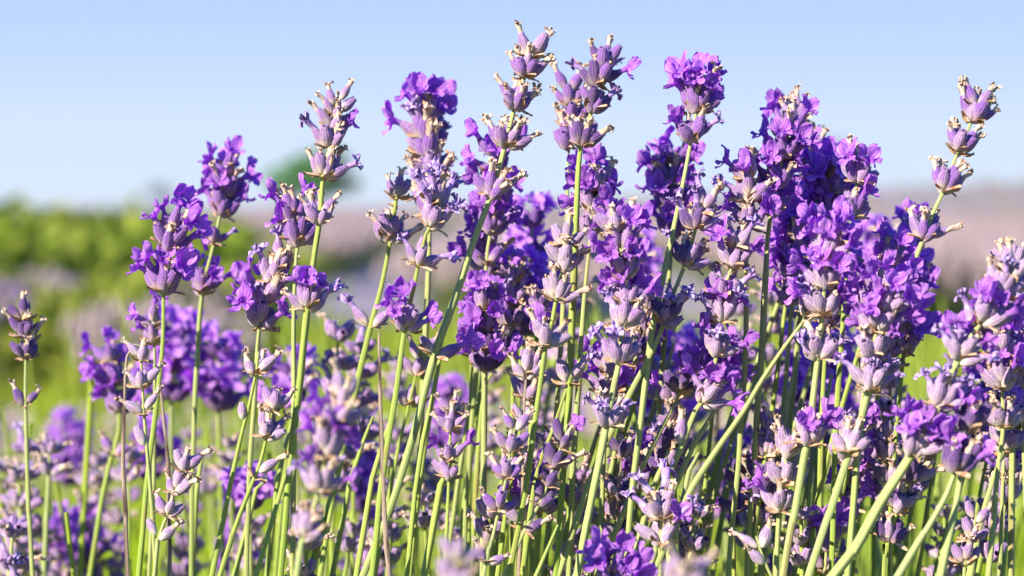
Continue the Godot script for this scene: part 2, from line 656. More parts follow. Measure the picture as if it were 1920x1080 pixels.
func whorl_shape(flowers: String, tone: String, low: Dictionary) -> Shape:
	var s := Shape.new()
	var n := flowers.length()
	for i in n:
		var az := TAU * i / n + rnd(-0.2, 0.2)
		var e := Vector3(cos(az), 0, sin(az))
		var open := rnd(0.3, 1.1)
		var dir := Vector3.UP * cos(open) + e * sin(open)
		var t := Transform3D(frame(dir, e).scaled(Vector3.ONE * rnd(0.9, 1.1)), e * 0.8 * MM)
		s.add(low[tone], t)
		if low.has(flowers[i]):
			s.add(low[flowers[i]], t * Transform3D(Basis(Vector3.UP, rnd(-0.8, 0.8)), Vector3(0, 6.3, 0.3) * MM))
	return s


func soft_stalk(label: String, x: float, y: float, d: float, lean: float, style: String, n := 4, group := "out-of-focus lavender stalks", size := 1.0) -> void:
	var head := at(x, y, d)
	var foot := Vector3(head.x - lean * 0.3, ground(head.x, head.z), head.z + rnd(-0.04, 0.04))
	var o := thing("lavender_stalk", label, "lavender stalk", foot, group)
	var ax := (head - foot).normalized()
	var b := frame(ax, Vector3.BACK.rotated(Vector3.UP, rnd(-3, 3)))
	var st := part("stem", STEM[rng.randi() % STEM.size()], M.stem, o)
	st.transform = Transform3D(b * Basis.from_scale(Vector3(1, head.distance_to(foot) / 0.5, 1)), Vector3.ZERO)
	var up := 0.0
	var long := head.distance_to(foot)
	for k in n:
		var wh := part("flower_whorl", WHORL[style][rng.randi() % WHORL[style].size()], M.petal if style == "violet" else M.calyx, o)
		var s := size * lerpf(1.1, 0.75, float(k) / n) * rnd(0.9, 1.1)
		wh.transform = Transform3D(b.rotated(ax, rnd(0, TAU)).scaled(Vector3.ONE * s), ax * (long - (n - 1) * 0.0085 * size - 0.004 + up))
		up += rnd(0.007, 0.010) * size


# a bare stem through two points of the photograph
func bare(label: String, x0: float, x1: float, y1: float, d: float, look: int, wide := 1.0) -> void:
	var top := at(x1, y1, d)
	var low := at(x0, 1080, d - 0.01)
	var dir := (top - low).normalized()
	var foot := Vector3(low.x + dir.x * -0.25, ground(low.x, low.z), low.z)
	var o := thing("bare_stem", label, "stem", foot, "bare green lavender stems")
	var s := stem_shape(smooth_path([Vector3.ZERO, (low - foot) * 0.6 + Vector3(0, -0.03, 0), low - foot, top - foot], 0.012), 1.9 * wide, 0.95, ["green", "", "pale"][look])
	part("stem", s.mesh(), M.stem, o)


var marks := [[45, 640, "the lone dark spike"], [310, 470, "the double violet spike"], [255, 720, "the hooked dry stalk"], [330, 930, "the orange-bracted spike"], [430, 600, "the leaning violet spike's stem"], [600, 350, "the spike before the round tree"],
	[620, 850, "the large blurred violet head"], [720, 900, "the knotted brown stalk"], [757, 590, "the open violet pair"], [800, 420, "the blue shrivelled spike"], [845, 830, "the drooping-flowered small spike"], [910, 470, "the tallest stalk's stem"], [945, 900, "the narrow plum spike"],
	[1040, 560, "the silvery column"], [1030, 890, "the climbing plum spike"], [1160, 540, "the big central spike"], [1140, 760, "the lowest blue-flowered cup"], [1290, 490, "the blue whorls over the dark bend"], [1345, 660, "the leaning four-whorl spike"], [1240, 970, "the low blue-flowered head"], [1420, 740, "the long slanting bare stem"],
	[1385, 900, "the small dark bud stalk"], [1540, 560, "the stout violet spike"], [1510, 800, "the stout spike's lowest whorl"], [1440, 320, "the dense violet group"], [1640, 660, "the curling-flowered violet spike"], [1700, 830, "the far-leaning thick stem"], [1810, 840, "the dark mauve cup"], [1680, 960, "the drab withered cluster"], [1890, 700, "the violet spike at the rim"], [1780, 330, "the airy leaning stalk"]]
var used := {}


func said(first: String, x: float, y: float, d: float) -> String:
	var best: String = marks[0][2]
	var gap := 1e9
	for m in marks:
		var g := Vector2(m[0] - x, m[1] - y).length()
		if g < gap:
			gap = g; best = m[2]
	var how := ["close behind", "behind", "well behind", "far behind"]
	var k := 0 if d < 0.70 else 1 if d < 0.80 else 2 if d < 0.95 else 3
	for more in ["", "slender ", "ragged ", "stubby ", "pale ", "crowded ", "thin "]:
		var label := "%s%s %s %s" % [more, first, how[k], best]
		if not used.has(label):
			used[label] = true
			return label
	return "%s %s %s" % [first, how[k], best]


func crowd() -> void:
	var kinds := ["nwnnwn", "wnwnnw", "onnbnw", "nbnwnb", "onoono", "nnwwnn", "bnnonw", "oonwoo"]
	for i in 36:
		var high := i < 16
		var x := rnd(880, 1720) if high else rnd(900, 1900)
		var y := rnd(400, 600) if high else rnd(610, 960)
		if not high and x < 1150:
			y = maxf(y, 680.0)
		var d := rnd(0.605, 0.67)
		var n := rng.randi_range(2, 4)
		var violet := rng.randf() < (0.6 if high else 0.25)
		var lean := rnd(-0.05, 0.42) if x > 1050 else rnd(0.0, 0.25)
		var spec := ""
		var top := y + 20.0
		for k in n:
			top = y + 20.0 + (n - 1 - k) * rnd(38, 46)
			spec += "%d:%s:%.2f " % [int(top), kinds[(4 + 3 * (k % 2)) if violet else rng.randi() % 4], lerpf(0.98, 0.8, float(k) / n)]
		var path := []
		for q in 5:
			var yy := lerpf(1100.0, y - 12.0, q / 4.0)
			path.append_array([x - (yy - y) * lean * (0.8 + 0.2 * q / 4.0), yy])
		var first := "violet-flowered spike" if violet else "mauve spike with tan tips"
		stalk(said(first, x, y, d), [d], rnd(1.6, 2.1), path, spec, ["m", "ms", "dm", "s"][rng.randi() % 4], ["green", ""][i % 2])


func soft_stalks() -> void:
	crowd()
	soft_stalk("blurred deep violet head behind the two slanting stems of the double spike", 322, 625, 0.78, 0.05, "violet", 3, "out-of-focus lavender stalks", 1.15)
	soft_stalk("blurred deep violet head under the leaning violet spike's lower whorl", 405, 645, 0.78, -0.05, "violet", 3, "out-of-focus lavender stalks", 1.15)
	soft_stalk("pale lilac blurred head low over the dark gap in the plants", 132, 790, 1.0, 0.06, "violet", 4)
	soft_stalk("round bright violet blurred head near the bottom beside a pale stem", 148, 990, 0.80, 0.02, "violet", 2, "out-of-focus lavender stalks", 1.1)
	soft_stalk("dark purple head at the very bottom below the lone spike", 25, 985, 0.66, 0.03, "mauve", 4)
	soft_stalk("withered pink-grey blurred spike below the lone dark spike", 35, 870, 0.74, 0.04, "tan", 6)
	soft_stalk("withered blurred spike beside the round bright violet head", 165, 905, 0.80, -0.03, "tan", 5)
	soft_stalk("big dark withered blurred head beside the tall stem of the side-flowered spike", 635, 600, 0.70, 0.02, "mauve", 6, "out-of-focus lavender stalks", 1.2)
	soft_stalk("second dark withered blurred head next to the big one", 675, 640, 0.72, -0.02, "mauve", 4, "out-of-focus lavender stalks", 1.1)
	soft_stalk("dark violet blurred head against the pale field under the tallest stalk", 1000, 405, 0.70, 0.03, "violet", 5)
	soft_stalk("dark violet blurred head beyond the dense group over the pale field", 1655, 455, 0.80, 0.02, "violet", 4, "out-of-focus lavender stalks", 1.2)
	soft_stalk("violet blurred head beside the silvery column", 975, 500, 0.68, 0.02, "violet", 3)
	for i in 20:                                      # the thick of the bush, behind the sharp heads
		var x := rnd(880, 1760)
		var y := rnd(430, 700)
		var d := rnd(0.66, 0.85)
		var style: String = ["violet", "mauve", "tan", "tan"][i % 4]
		soft_stalk(said({"violet": "soft violet spike", "mauve": "soft dark mauve spike", "tan": "soft tan-tipped spike"}[style], x, y, d), x, y, d, rnd(-0.05, 0.16), style, rng.randi_range(3, 6))
	for i in 32:
		var x := rnd(440, 1900)
		var y := rnd(660, 960)
		var d := rnd(0.67, 1.0)
		var style: String = ["tan", "mauve", "tan", "violet", "tan"][i % 5]
		soft_stalk(said({"violet": "soft violet spike", "mauve": "soft dark mauve spike", "tan": "soft tan-tipped spike"}[style], x, y, d), x, y, d, rnd(-0.06, 0.16), style, rng.randi_range(2, 5), "out-of-focus lavender stalks", rnd(0.8, 1.05))
	for i in 24:
		var x := lerpf(560, 1900, (i + rng.randf()) / 24.0)
		var y := rnd(730, 1030)
		var d := rnd(0.61, 0.72)
		var style: String = ["tan", "tan", "mauve"][i % 3]
		soft_stalk(said({"mauve": "small dark mauve spike", "tan": "small tan-tipped grey spike"}[style], x, y, d), x, y, d, rnd(0.0, 0.16), style, rng.randi_range(2, 5), "small lavender spikes low in the bush", rnd(0.72, 0.92))
	for i in 14:
		var x := lerpf(-10, 560, (i + rng.randf()) / 14.0)
		var y := rnd(800, 1030)
		var d := rnd(0.68, 0.86)
		var style: String = ["tan", "mauve", "tan", "violet"][i % 4]
		soft_stalk(said({"violet": "small soft violet spike", "mauve": "small dark mauve spike", "tan": "small tan-tipped grey spike"}[style], x, y, d), x, y, d, rnd(-0.03, 0.12), style, rng.randi_range(2, 5), "small lavender spikes low in the bush", rnd(0.75, 1.0))
	for i in 9:
		var x := rnd(-10, 470)
		var y := rnd(800, 1010)
		var d := rnd(0.75, 1.1)
		var style: String = ["tan", "mauve", "tan"][i % 3]
		soft_stalk(said({"violet": "soft violet spike", "mauve": "soft dark mauve spike", "tan": "soft tan-tipped spike"}[style], x, y, d), x, y, d, rnd(-0.06, 0.1), style, rng.randi_range(2, 5), "out-of-focus lavender stalks", rnd(0.8, 1.05))
	var lines := [[600, 640, 900, 0.63, 0], [623, 700, 780, 0.64, 0], [668, 735, 780, 0.62, 0], [763, 810, 740, 0.62, 0], [795, 860, 830, 0.61, 0], [768, 830, 640, 0.64, 0], [1005, 1046, 985, 0.58, 0], [1020, 1065, 720, 0.66, 0], [1060, 1090, 700, 0.67, 0],
		[1120, 1180, 800, 0.64, 1], [1215, 1345, 760, 0.61, 1], [1250, 1310, 850, 0.60, 1], [1180, 1290, 780, 0.62, 1], [1300, 1390, 720, 0.66, 0], [1335, 1420, 700, 0.68, 0], [500, 545, 800, 0.64, 0], [440, 500, 900, 0.66, 0], [360, 380, 850, 0.68, 0], [1400, 1450, 830, 0.66, 0],
		[1490, 1560, 700, 0.66, 1], [1560, 1600, 900, 0.67, 0], [1585, 1640, 820, 0.65, 1], [1830, 1880, 800, 0.64, 0], [1880, 1905, 850, 0.67, 0], [1720, 1790, 700, 0.66, 0], [860, 905, 700, 0.66, 0], [925, 960, 760, 0.68, 0], [1100, 1240, 620, 0.64, 0], [1150, 1265, 640, 0.66, 1], [1430, 1495, 660, 0.63, 1], [480, 560, 870, 0.62, 0]]
	for l in lines:
		bare(said("plain green flowerless stem", lerpf(l[0], l[1], 0.5), lerpf(1080.0, l[2], 0.5), l[3]), l[0], l[1], l[2], l[3], l[4], rnd(0.85, 1.15))


func _ready() -> void:
	rng.seed = 20
	grain.seed = 4
	grain.frequency = 0.02
	grain.fractal_octaves = 3
	# camera
	cam = Camera3D.new()
	cam.name = "camera"
	var attr := CameraAttributesPhysical.new()
	attr.frustum_focal_length = LENS
	attr.frustum_focus_distance = FOCUS
	attr.frustum_near = 0.05
	attr.frustum_far = 4000.0
	attr.exposure_aperture = 14.0
	cam.attributes = attr
	cam.fov = rad_to_deg(2.0 * atan(12.0 / LENS))
	cam.near = 0.05
	cam.far = 4000.0
	cam.transform = Transform3D(Basis(Vector3.RIGHT, -atan((540.0 - 385.0) * -K) * -1.0), Vector3(0, EYE, 0))
	add_child(cam)
	# sky
	var env := Environment.new()
	var sky := ProceduralSkyMaterial.new()
	sky.sky_top_color = Color(0.02, 0.385, 0.735)
	sky.sky_horizon_color = Color(0.54, 0.602, 0.622)
	sky.sky_curve = 0.13
	sky.ground_bottom_color = Color(0.40, 0.38, 0.32)
	sky.ground_horizon_color = Color(0.57, 0.60, 0.61)
	sky.sun_angle_max = 1.0
	env.background_mode = Environment.BG_SKY
	env.sky = Sky.new()
	env.sky.sky_material = sky
	env.tonemap_mode = Environment.TONE_MAPPER_LINEAR
	env.tonemap_exposure = 2.4
	env.fog_enabled = true
	env.fog_density = 0.0006
	env.fog_light_color = Color(0.93, 0.95, 0.97)
	env.sdfgi_enabled = true
	env.ssao_enabled = true
	env.ssil_enabled = true
	var world := WorldEnvironment.new()
	world.name = "world"
	world.environment = env
	add_child(world)
	# sun: low, behind the lens and to its west
	var sun := DirectionalLight3D.new()
	sun.name = "sun"
	sun.light_color = Color(1.0, 0.96, 0.90)
	sun.light_energy = 1.6
	sun.light_angular_distance = 0.5
	sun.shadow_enabled = true
	add_child(sun)
	sun.look_at_from_position(Vector3(-0.80, 0.62, 0.80), Vector3.ZERO)

	materials()
	flowers()
	land()
	plants_behind()
	stalks()
	soft_stalks()


func materials() -> void:
	M.petal = skin(0.6, 160.0, 0.82, Color(0.80, 0.32, 1.0), 3, 2.0, 0.0, 0.25)
	M.calyx = skin(0.85, 300.0, 0.62, Color.BLACK, 5, 4.0, 0.5, 0.2)
	M.husk = skin(0.8, 260.0, 0.7, Color(0.3, 0.2, 0.12), 7, 3.0, 0.0, 0.2)
	M.wilt = skin(0.75, 260.0, 0.7, Color(0.3, 0.22, 0.5), 8, 3.0, 0.0, 0.2)
	M.stem = skin(0.65, 380.0, 0.64, Color.BLACK, 11, 3.0, 0.15, 0.25)
	M.leaf = skin(0.75, 30.0, 0.75, Color(0.55, 0.68, 0.03), 13, 0.0, 0.0, 0.12)
	M.ground = skin(0.95, 0.7, 0.55, Color.BLACK, 17, 3.0)
	M.ground.uv1_world_triplanar = true


func flowers() -> void:
	var tones := {                       # tip, ribs, base
		"m": [Color(0.24, 0.10, 0.36), Color(0.66, 0.46, 0.64), Color(0.84, 0.72, 0.54)],
		"s": [Color(0.29, 0.15, 0.38), Color(0.72, 0.56, 0.65), Color(0.86, 0.77, 0.60)],
		"d": [Color(0.08, 0.03, 0.17), Color(0.28, 0.16, 0.37), Color(0.46, 0.34, 0.34)],
		"v": [Color(0.20, 0.06, 0.36), Color(0.48, 0.28, 0.59), Color(0.66, 0.50, 0.46)],
	}
	for k in tones:
		CALYX[k] = []
		for i in 3:
			CALYX[k].append(calyx_shape(tones[k][0], tones[k][1], tones[k][2], [0.92, 1.0, 0.84][i]).mesh())
	for i in 8:
		OPEN.append(open_shape([1.0, 0.88, 1.06, 0.95][i % 4], 8).mesh())
	for i in 6:
		TAN.append(tan_shape().mesh())
		BLUE.append(blue_shape().mesh())
		BRACT.append(bract_shape().mesh())
	var low := {"m": calyx_shape(tones.m[0], tones.m[1], tones.m[2], 1.05, 12, 0), "v": calyx_shape(tones.v[0], tones.v[1], tones.v[2], 1.0, 12, 0), "s": calyx_shape(tones.s[0], tones.s[1], tones.s[2], 1.0, 12, 0),
		"o": open_shape(1.0, 4), "w": tan_shape(), "b": blue_shape()}
	WHORL.violet = []
	WHORL.mauve = []
	WHORL.tan = []
	for i in 4:
		WHORL.violet.append(whorl_shape(["oonoooo", "onoowoo", "ooooo", "obooono"][i], "v", low).mesh())
		WHORL.mauve.append(whorl_shape(["nnnwnn", "nwnnbn", "nnwnnnn", "nbnwn"][i], "m", low).mesh())
		WHORL.tan.append(whorl_shape(["wnwnww", "wwnwn", "nwwnw", "wnwww"][i], "s", low).mesh())
	for i in 4:
		var pts := []
		for k in 6:
			pts.append(Vector3(grain.get_noise_2d(k * 30, i * 90) * 0.02 * sin(k / 5.0 * PI), k * 0.1, grain.get_noise_2d(k * 30, i * 90 + 40) * 0.02 * sin(k / 5.0 * PI)))
		STEM.append(stem_shape(smooth_path(pts, 0.02), 1.9, 0.92, ["green", "", "green", "pale"][i]).mesh())


func plants_behind() -> void:
	# grass strip, then the violet field
	var spots := []
	for i in 4200:
		var d := 2.6 * pow(3.4, rng.randf())
		var a := rnd(-0.42, 0.42)
		var p := Vector3(d * a, 0, -d)
		p.y = ground(p.x, p.z) - 0.01
		spots.append(Transform3D(Basis(Vector3.UP, rnd(0, TAU)).scaled(Vector3(1.7, rnd(0.35, 0.8), 1.7) * (0.8 + d * 0.02)), p))
	scatter("meadow_grass", blade_tuft(26, 0.09, 0.20, 0.006, Color(0.26, 0.38, 0.02), Color(0.52, 0.52, 0.09)).mesh(), M.leaf, spots, "sunlit yellow-green grass strip between the lavender rows", "grass")
	# tall green grass and lavender leaves right behind the sharp stalks
	for v in 2:
		spots = []
		for i in 3000:
			var d := rnd(0.72, 2.4)
			var p := Vector3(d * rnd(-0.34, 0.34), 0, -d)
			if grain.get_noise_2d(p.x * 160 + v * 300, p.z * 110) < [-0.04, 0.12][v]:
				continue
			spots.append(Transform3D(Basis(Vector3.UP, rnd(0, TAU)).scaled(Vector3(1, rnd(0.62, 1.0), 1)), p))
		scatter(["tall_grass", "dry_grass"][v], blade_tuft(14, 0.05, [0.40, 0.36][v], 0.0042, [Color(0.20, 0.40, 0.01), Color(0.38, 0.34, 0.11)][v], [Color(0.54, 0.68, 0.02), Color(0.56, 0.52, 0.18)][v]).mesh(), M.leaf, spots,
			["tall bright green grass growing behind the sharp lavender stems", "dry straw-coloured grass growing in patches behind the lavender stems"][v], "grass")
	spots = []
	for i in 420:
		var d := rnd(0.5, 0.95)
		var p := Vector3(d * rnd(-0.32, 0.32), 0, -d)
		spots.append(Transform3D(Basis(Vector3.UP, rnd(0, TAU)).scaled(Vector3(1, rnd(0.8, 1.1), 1)), p))
	scatter("lavender_foliage", blade_tuft(18, 0.04, 0.36, 0.0035, Color(0.12, 0.28, 0.01), Color(0.40, 0.54, 0.04)).mesh(), M.leaf, spots, "narrow green lavender leaves crowding round the stems", "foliage")
	var bunch := Shape.new()
	for k in 9:
		var q := Vector3(rnd(-0.07, 0.07), 0, rnd(-0.07, 0.07))
		var h := rnd(0.36, 0.47)
		tube(bunch, [q, q * 1.2 + Vector3(0, h * 0.5, 0), q * 1.5 + Vector3(rnd(-0.02, 0.04), h, rnd(-0.02, 0.02))], [0.0011, 0.001, 0.0007], 5, Color(0.18, 0.36, 0.02), Color(0.44, 0.55, 0.07))
	spots = []
	for i in 60:
		var d := rnd(0.74, 1.5)
		var p := Vector3(d * rnd(-0.24, 0.34), 0, -d)
		spots.append(Transform3D(Basis(Vector3.UP, rnd(0, TAU)).scaled(Vector3(1, rnd(0.85, 1.0), 1)), p))
	scatter("lavender_stems", bunch.mesh(), M.stem, spots, "mass of blurred green lavender stems deep in the bush", "stems")
	# rows of lavender
	for v in 2:
		spots = []
		for i in [6, 14][v]:
			var d := rnd(2.3, 3.4)
			var p := Vector3(d * rnd(-0.36, 0.36), 0, -d)
			p.y = ground(p.x, p.z)
			spots.append(Transform3D(Basis(Vector3.UP, rnd(0, TAU)).scaled(Vector3(0.9, rnd(0.58, 0.80), 0.9)), p))
		for i in [2, 3][v]:
			var d := rnd(4.0, 8.0)
			var p := Vector3(d * rnd(-0.34, -0.10), 0, -d)
			p.y = ground(p.x, p.z)
			spots.append(Transform3D(Basis(Vector3.UP, rnd(0, TAU)).scaled(Vector3(0.9, rnd(0.7, 0.95), 0.9)), p))
		for i in [90, 1600][v]:
			var d := 8.0 * pow(18.0, pow(rng.randf(), 0.85))
			var row := roundf((d * rnd(-0.34, 0.34)) / 1.5) * 1.5
			var p := Vector3(row + rnd(-0.2, 0.2), 0, -d)
			if d < 15.0 and p.x < -0.10 * d:
				continue
			p.y = ground(p.x, p.z)
			spots.append(Transform3D(Basis(Vector3.UP, rnd(0, TAU)).scaled(Vector3(1.5, 1.0, 1.5) * rnd(0.8, 1.05)), p))
		scatter(["lavender_rows", "faded_lavender_rows"][v], clump_shape(80, [0.6, 0.12][v]).mesh(), M.leaf, spots, ["violet lavender plants in the blurred rows of the field behind", "faded pinkish lavender plants among the blurred rows of the field behind"][v], "lavender")
	var weed := Shape.new()
	for k in 5:
		leafy(weed, Vector3(rnd(-0.25, 0.25), rnd(0.12, 0.22), rnd(-0.25, 0.25)), Vector3(0.2, 0.16, 0.2), 260, 0.06, Color(0.16, 0.26, 0.02), Color(0.42, 0.46, 0.08))
	spots = []
	for i in 46:
		var d := 9.0 * pow(5.0, rng.randf())
		var p := Vector3(d * rnd(-0.34, -0.16), 0, -d)
		p.y = ground(p.x, p.z)
		spots.append(Transform3D(Basis(Vector3.UP, rnd(0, TAU)).scaled(Vector3(1.6, 1.1, 1.6) * rnd(0.7, 1.3)), p))
	scatter("field_weeds", weed.mesh(), M.leaf, spots, "green weeds scattered through the blurred lavender field", "weeds")
	# bushes by the field's western edge
	var g1 := Color(0.18, 0.25, 0.03)
	var g2 := Color(0.42, 0.44, 0.08)
	var bx := [[-60, 10.5, 1.1, 0.50, "first bush of the green row, cut by the picture's edge"], [60, 11.0, 1.0, 0.54, "tall green bush above the lone dark lavender spike"], [160, 12.0, 1.1, 0.56, "yellow-green bush between its tall neighbours at the field's edge"],
		[255, 11.0, 1.0, 0.56, "green bush whose top shows over the double violet spike"], [320, 12.5, 0.9, 0.53, "last bush of the green row, behind the leaning violet spike"], [100, 6.4, 0.8, 0.37, "low green bush with dark gaps, nearer than the row"], [245, 5.6, 0.75, 0.33, "low bright bush spreading below the double violet spike"], [10, 6.0, 0.7, 0.35, "low dull bush beside the lone dark spike"], [300, 7.4, 0.6, 0.34, "low bush in front of the last bush of the green row"]]
	for b in bx:
		bush(b[4], b[0], b[1], b[2], b[3] * 0.95, g1 * rnd(0.8, 1.2), g2 * rnd(0.85, 1.15))
	tree("round dark green tree behind the withered-topped lavender spike", 590, 120.0, 5.8, 3.75, Color(0.05, 0.24, 0.01), Color(0.14, 0.40, 0.03))
	tree("pale far tree whose top peeps between the dense violet heads", 1575, 900.0, 16.0, 28.0, Color(0.08, 0.14, 0.07), Color(0.13, 0.20, 0.09))
	tree("faint hazy tree on the skyline above the green bushes", 300, 950.0, 15.0, 10.5, Color(0.07, 0.12, 0.05), Color(0.12, 0.17, 0.07))


func stalks() -> void:
	stalk("small dark spike of three sparse whorls standing alone at the edge", [0.64], 1.7, [62,1100, 52,930, 48,760, 48,672, 45,627, 42,585], "757:w.w.:0.8 671:nnwnnn:0.85 627:wnnwnw:0.85 597:nwn:0.8", "d")
	stalk("leaning violet spike topped by a tall open head over the bushes", [0.66], 1.9, [362,1100, 364,830, 372,650, 381,547, 402,455, 420,370, 427,315], "548:onoonn 457:nnbn:0.8 400:oonoon:1.1 362:ownoo:1.1 326:oow", "v")
	stalk("violet spike of two open whorls, one close above the other", [0.625], 1.9, [258,1100, 275,900, 292,760, 303,640, 307,545, 313,465, 322,420], "545:oooonon:1.15 465:onwooon:1.15 432:oow", "v", "green")
	stalk("short violet spike tucked against the double-whorled stem", [0.645], 1.6, [280,1100, 290,850, 288,645, 282,605], "645:on.w:0.85 612:oow:0.8", "m")
	stalk("violet spike with two tan-tipped buds low on its pale green stem", [0.72], 2.0, [165,1100, 195,905, 222,800, 215,720, 205,660], "853:w.w. 770:oonoono:1.1 720:oonwoo:1.1 675:oow", "v", "green")
	stalk("dry pinkish stalk hooked over at its tip", [0.61], 1.5, [243,1100, 238,960, 232,860, 235,740, 239,668, 252,646, 273,652], "", "m", "dry", "dried_stalk", "dried stalk", "dried stalks")
	stalk("greyish withered spike beside the hooked dry stalk", [0.60], 1.5, [296,1100, 290,990, 283,920, 276,835, 270,770, 266,700, 264,655], "835:n:0.85 775:w.w.:0.85 725:wnwn:0.85 675:wwn:0.8", "s")
	stalk("tan and mauve spike with orange bracts, bent to one side low down", [0.59], 1.6, [288,1100, 297,1015, 318,955, 338,900, 352,850], "1012:nw:0.8 965:wwn.:0.8 920:wnwnw:0.85 880:nwwn:0.8", "sm")
	stalk("dry pink stalk with a bare kinked top near the orange-bracted spike", [0.65], 1.5, [322,1100, 318,893, 308,790, 303,737, 297,725], "", "m", "dry", "dried_stalk", "dried stalk", "dried stalks")
	stalk("tall spike with withered top and one side flower before the round tree", [0.60], 2.2, [525,1100, 545,860, 560,720, 575,575, 588,480, 598,412, 606,330, 618,275, 630,215, 632,185], "576:woobnn 412:wnnwww 330:wnwbwn 275:bnnoww 243:wwnw:0.9 214:wwnw:0.85 195:ww:0.7", "m", "green")
	stalk("short violet head half hidden by the tall withered-topped spike", [0.615], 1.8, [548,1100, 550,800, 548,650, 553,480, 556,455, 548,400, 542,370], "455:onnnob:1.15 408:onwonw", "v")
	stalk("violet head of many small flowers over a thin pale stem", [0.62], 1.8, [462,1100, 468,900, 478,720, 485,620, 497,560, 515,510, 530,485], "612:oonobno:1.15 565:onwnwo:1.1 528:bwnwn 500:bwn", "m")
	stalk("sparse budding stalk with tan tips and a long green stem", [0.60], 1.9, [393,1100, 430,920, 458,790, 464,770, 478,698, 485,660], "782:n:0.85 700:w.ww:0.9", "s", "green")
	stalk("mauve spike with two whorls crossed by the tall green stem", [0.595], 1.8, [405,1100, 440,990, 475,900, 490,860, 500,817, 512,770, 520,745], "893:..w.:0.9 817:wnnwn:0.9 768:nnww:0.9", "sm", "green")
	stalk("slender stalk of three spaced tan-tipped whorls on a slanting stem", [0.625], 2.3, [578,1100, 630,905, 668,730, 697,607, 715,540, 733,448, 745,370, 756,320], "607:b.w. 448:wnnwww 370:wwnn", "m", "green")
	stalk("broad dense head of mauve calyxes crowned with three open flowers", [0.645], 2.1, [770,1100, 790,800, 800,560, 806,400, 806,330, 800,260, 797,225], "400:nwnnbwn:1.25 365:wnbwnnw:1.25 330:wnnwnnw:1.3 295:nnwnbwn:1.3 260:obwnobn:1.25 228:oowoo:1.1", "vm")
	stalk("spike of blue shrivelled flowers above one open violet pair", [0.59], 2.1, [693,1100, 715,900, 740,740, 757,617, 775,540, 783,497, 797,440, 808,420, 815,370], "617:oonoonn 495:bnbn 424:bbnbbbn 380:bbwbb", "m", "green")
	stalk("tallest stalk, four tan-tipped whorls rising into the blue sky", [0.60], 2.5, [675,1100, 727,970, 773,827, 817,662, 850,570, 890,450, 922,368, 950,270, 967,200, 985,140, 1000,98, 1006,80], "662:n.o. 365:nwwwnw 270:wnwwnw 200:wnnwww 142:wnnwnw 108:wnw", "mv", "pale")
	stalk("violet open head half hidden by the tallest stalk's stem", [0.63], 2.0, [903,1100, 907,800, 907,600, 910,495, 918,440, 928,370, 925,300], "492:n.n. 432:ooboo 375:ooono 320:oono 285:oo", "v")
	stalk("second tallest stalk, dark purple whorls with two tan horns on top", [0.60], 2.2, [1040,1100, 1062,800, 1075,500, 1090,275, 1108,215, 1122,155, 1131,112], "270:nnwwnw 205:nnnbnw 155:bnnobw 124:wnnw", "vd", "green")
	stalk("soft mauve head leaning on the second tallest stalk", [0.635], 1.7, [1020,1100, 1040,800, 1058,500, 1068,275, 1072,220, 1065,170], "275:nnwnn 235:wnnwn 195:wnwn 168:ww", "v")
	stalk("tall stalk with a ball of open violet flowers against the sky", [0.60], 2.0, [1170,1100, 1200,800, 1225,600, 1262,430, 1280,350, 1297,262, 1308,205, 1312,150], "262:onnbnn 208:ooonoo 182:oowoo", "v", "pale")
	stalk("wide violet head behind the slanting stem of the flower ball", [0.645], 1.9, [1215,1100, 1240,700, 1258,460, 1262,400, 1258,340, 1268,290], "440:oonoon:1.1 395:oonnoo:1.1 345:oowono:1.1 305:oow", "v")
	stalk("violet head with tan tips just under the dark horned stalk", [0.61], 1.9, [1065,1100, 1085,700, 1100,500, 1108,430, 1112,380, 1112,345], "435:onwoon 392:oownoo 355:owwo", "m")
	stalk("silvery column of grey calyxes on a green stem amid violet", [0.59], 2.0, [950,1100, 985,920, 1010,740, 1022,650, 1035,600, 1042,560, 1055,500, 1063,440, 1068,410], "645:wn.nwo 560:n.wwnn 503:nwnwn 455:nwww", "s", "green")
	stalk("big central spike, open violet mass above two bare-stemmed blue whorls", [0.585], 2.3, [1078,1100, 1118,890, 1136,795, 1150,720, 1160,675, 1168,612, 1176,560, 1170,500, 1155,430], "795:bbnnww 677:bbnnnw 612:bnnnwb 572:oonooo 520:ooooww 470:owoowo 430:wwwo", "sm", "pale")
	stalk("stalk with a dark whorl at the bend and blue whorls above", [0.60], 2.2, [1040,1100, 1100,920, 1160,780, 1210,680, 1240,615, 1262,550, 1285,495, 1305,430, 1318,395], "605:bnbnw. 493:bnnnww 427:bnnbbw 395:bwb", "md")
	stalk("leaning spike of four violet and tan whorls with a lone bud below", [0.60], 2.1, [1165,1100, 1245,915, 1276,842, 1303,770, 1316,752, 1343,664, 1355,552, 1372,500, 1380,460], "842:w 752:oonoon 664:obnonw 600:bobowo 550:nnnbbw 500:ononw 462:wbw", "sm")
	stalk("violet flower pair on a low slanting stem leaning under the blue whorls", [0.61], 1.9, [1112,1100, 1193,903, 1237,813, 1277,730, 1290,692], "735:no.on 700:non", "d")
	stalk("long bare stem slanting across the others to a small side whorl", [0.585], 2.1, [1215,1100, 1285,940, 1340,850, 1395,770, 1430,710, 1470,650, 1503,607, 1520,580], "590:nnow", "s")
	stalk("stout violet spike with a blue-tipped cup and a violet whorl below", [0.58], 2.4, [1465,1100, 1490,950, 1508,850, 1513,830, 1524,740, 1532,668, 1541,590, 1550,500, 1556,450], "830:nonoww 667:bnnbww 590:onnoob 535:oooboow 485:oooowo 450:ooo", "s", "pale")
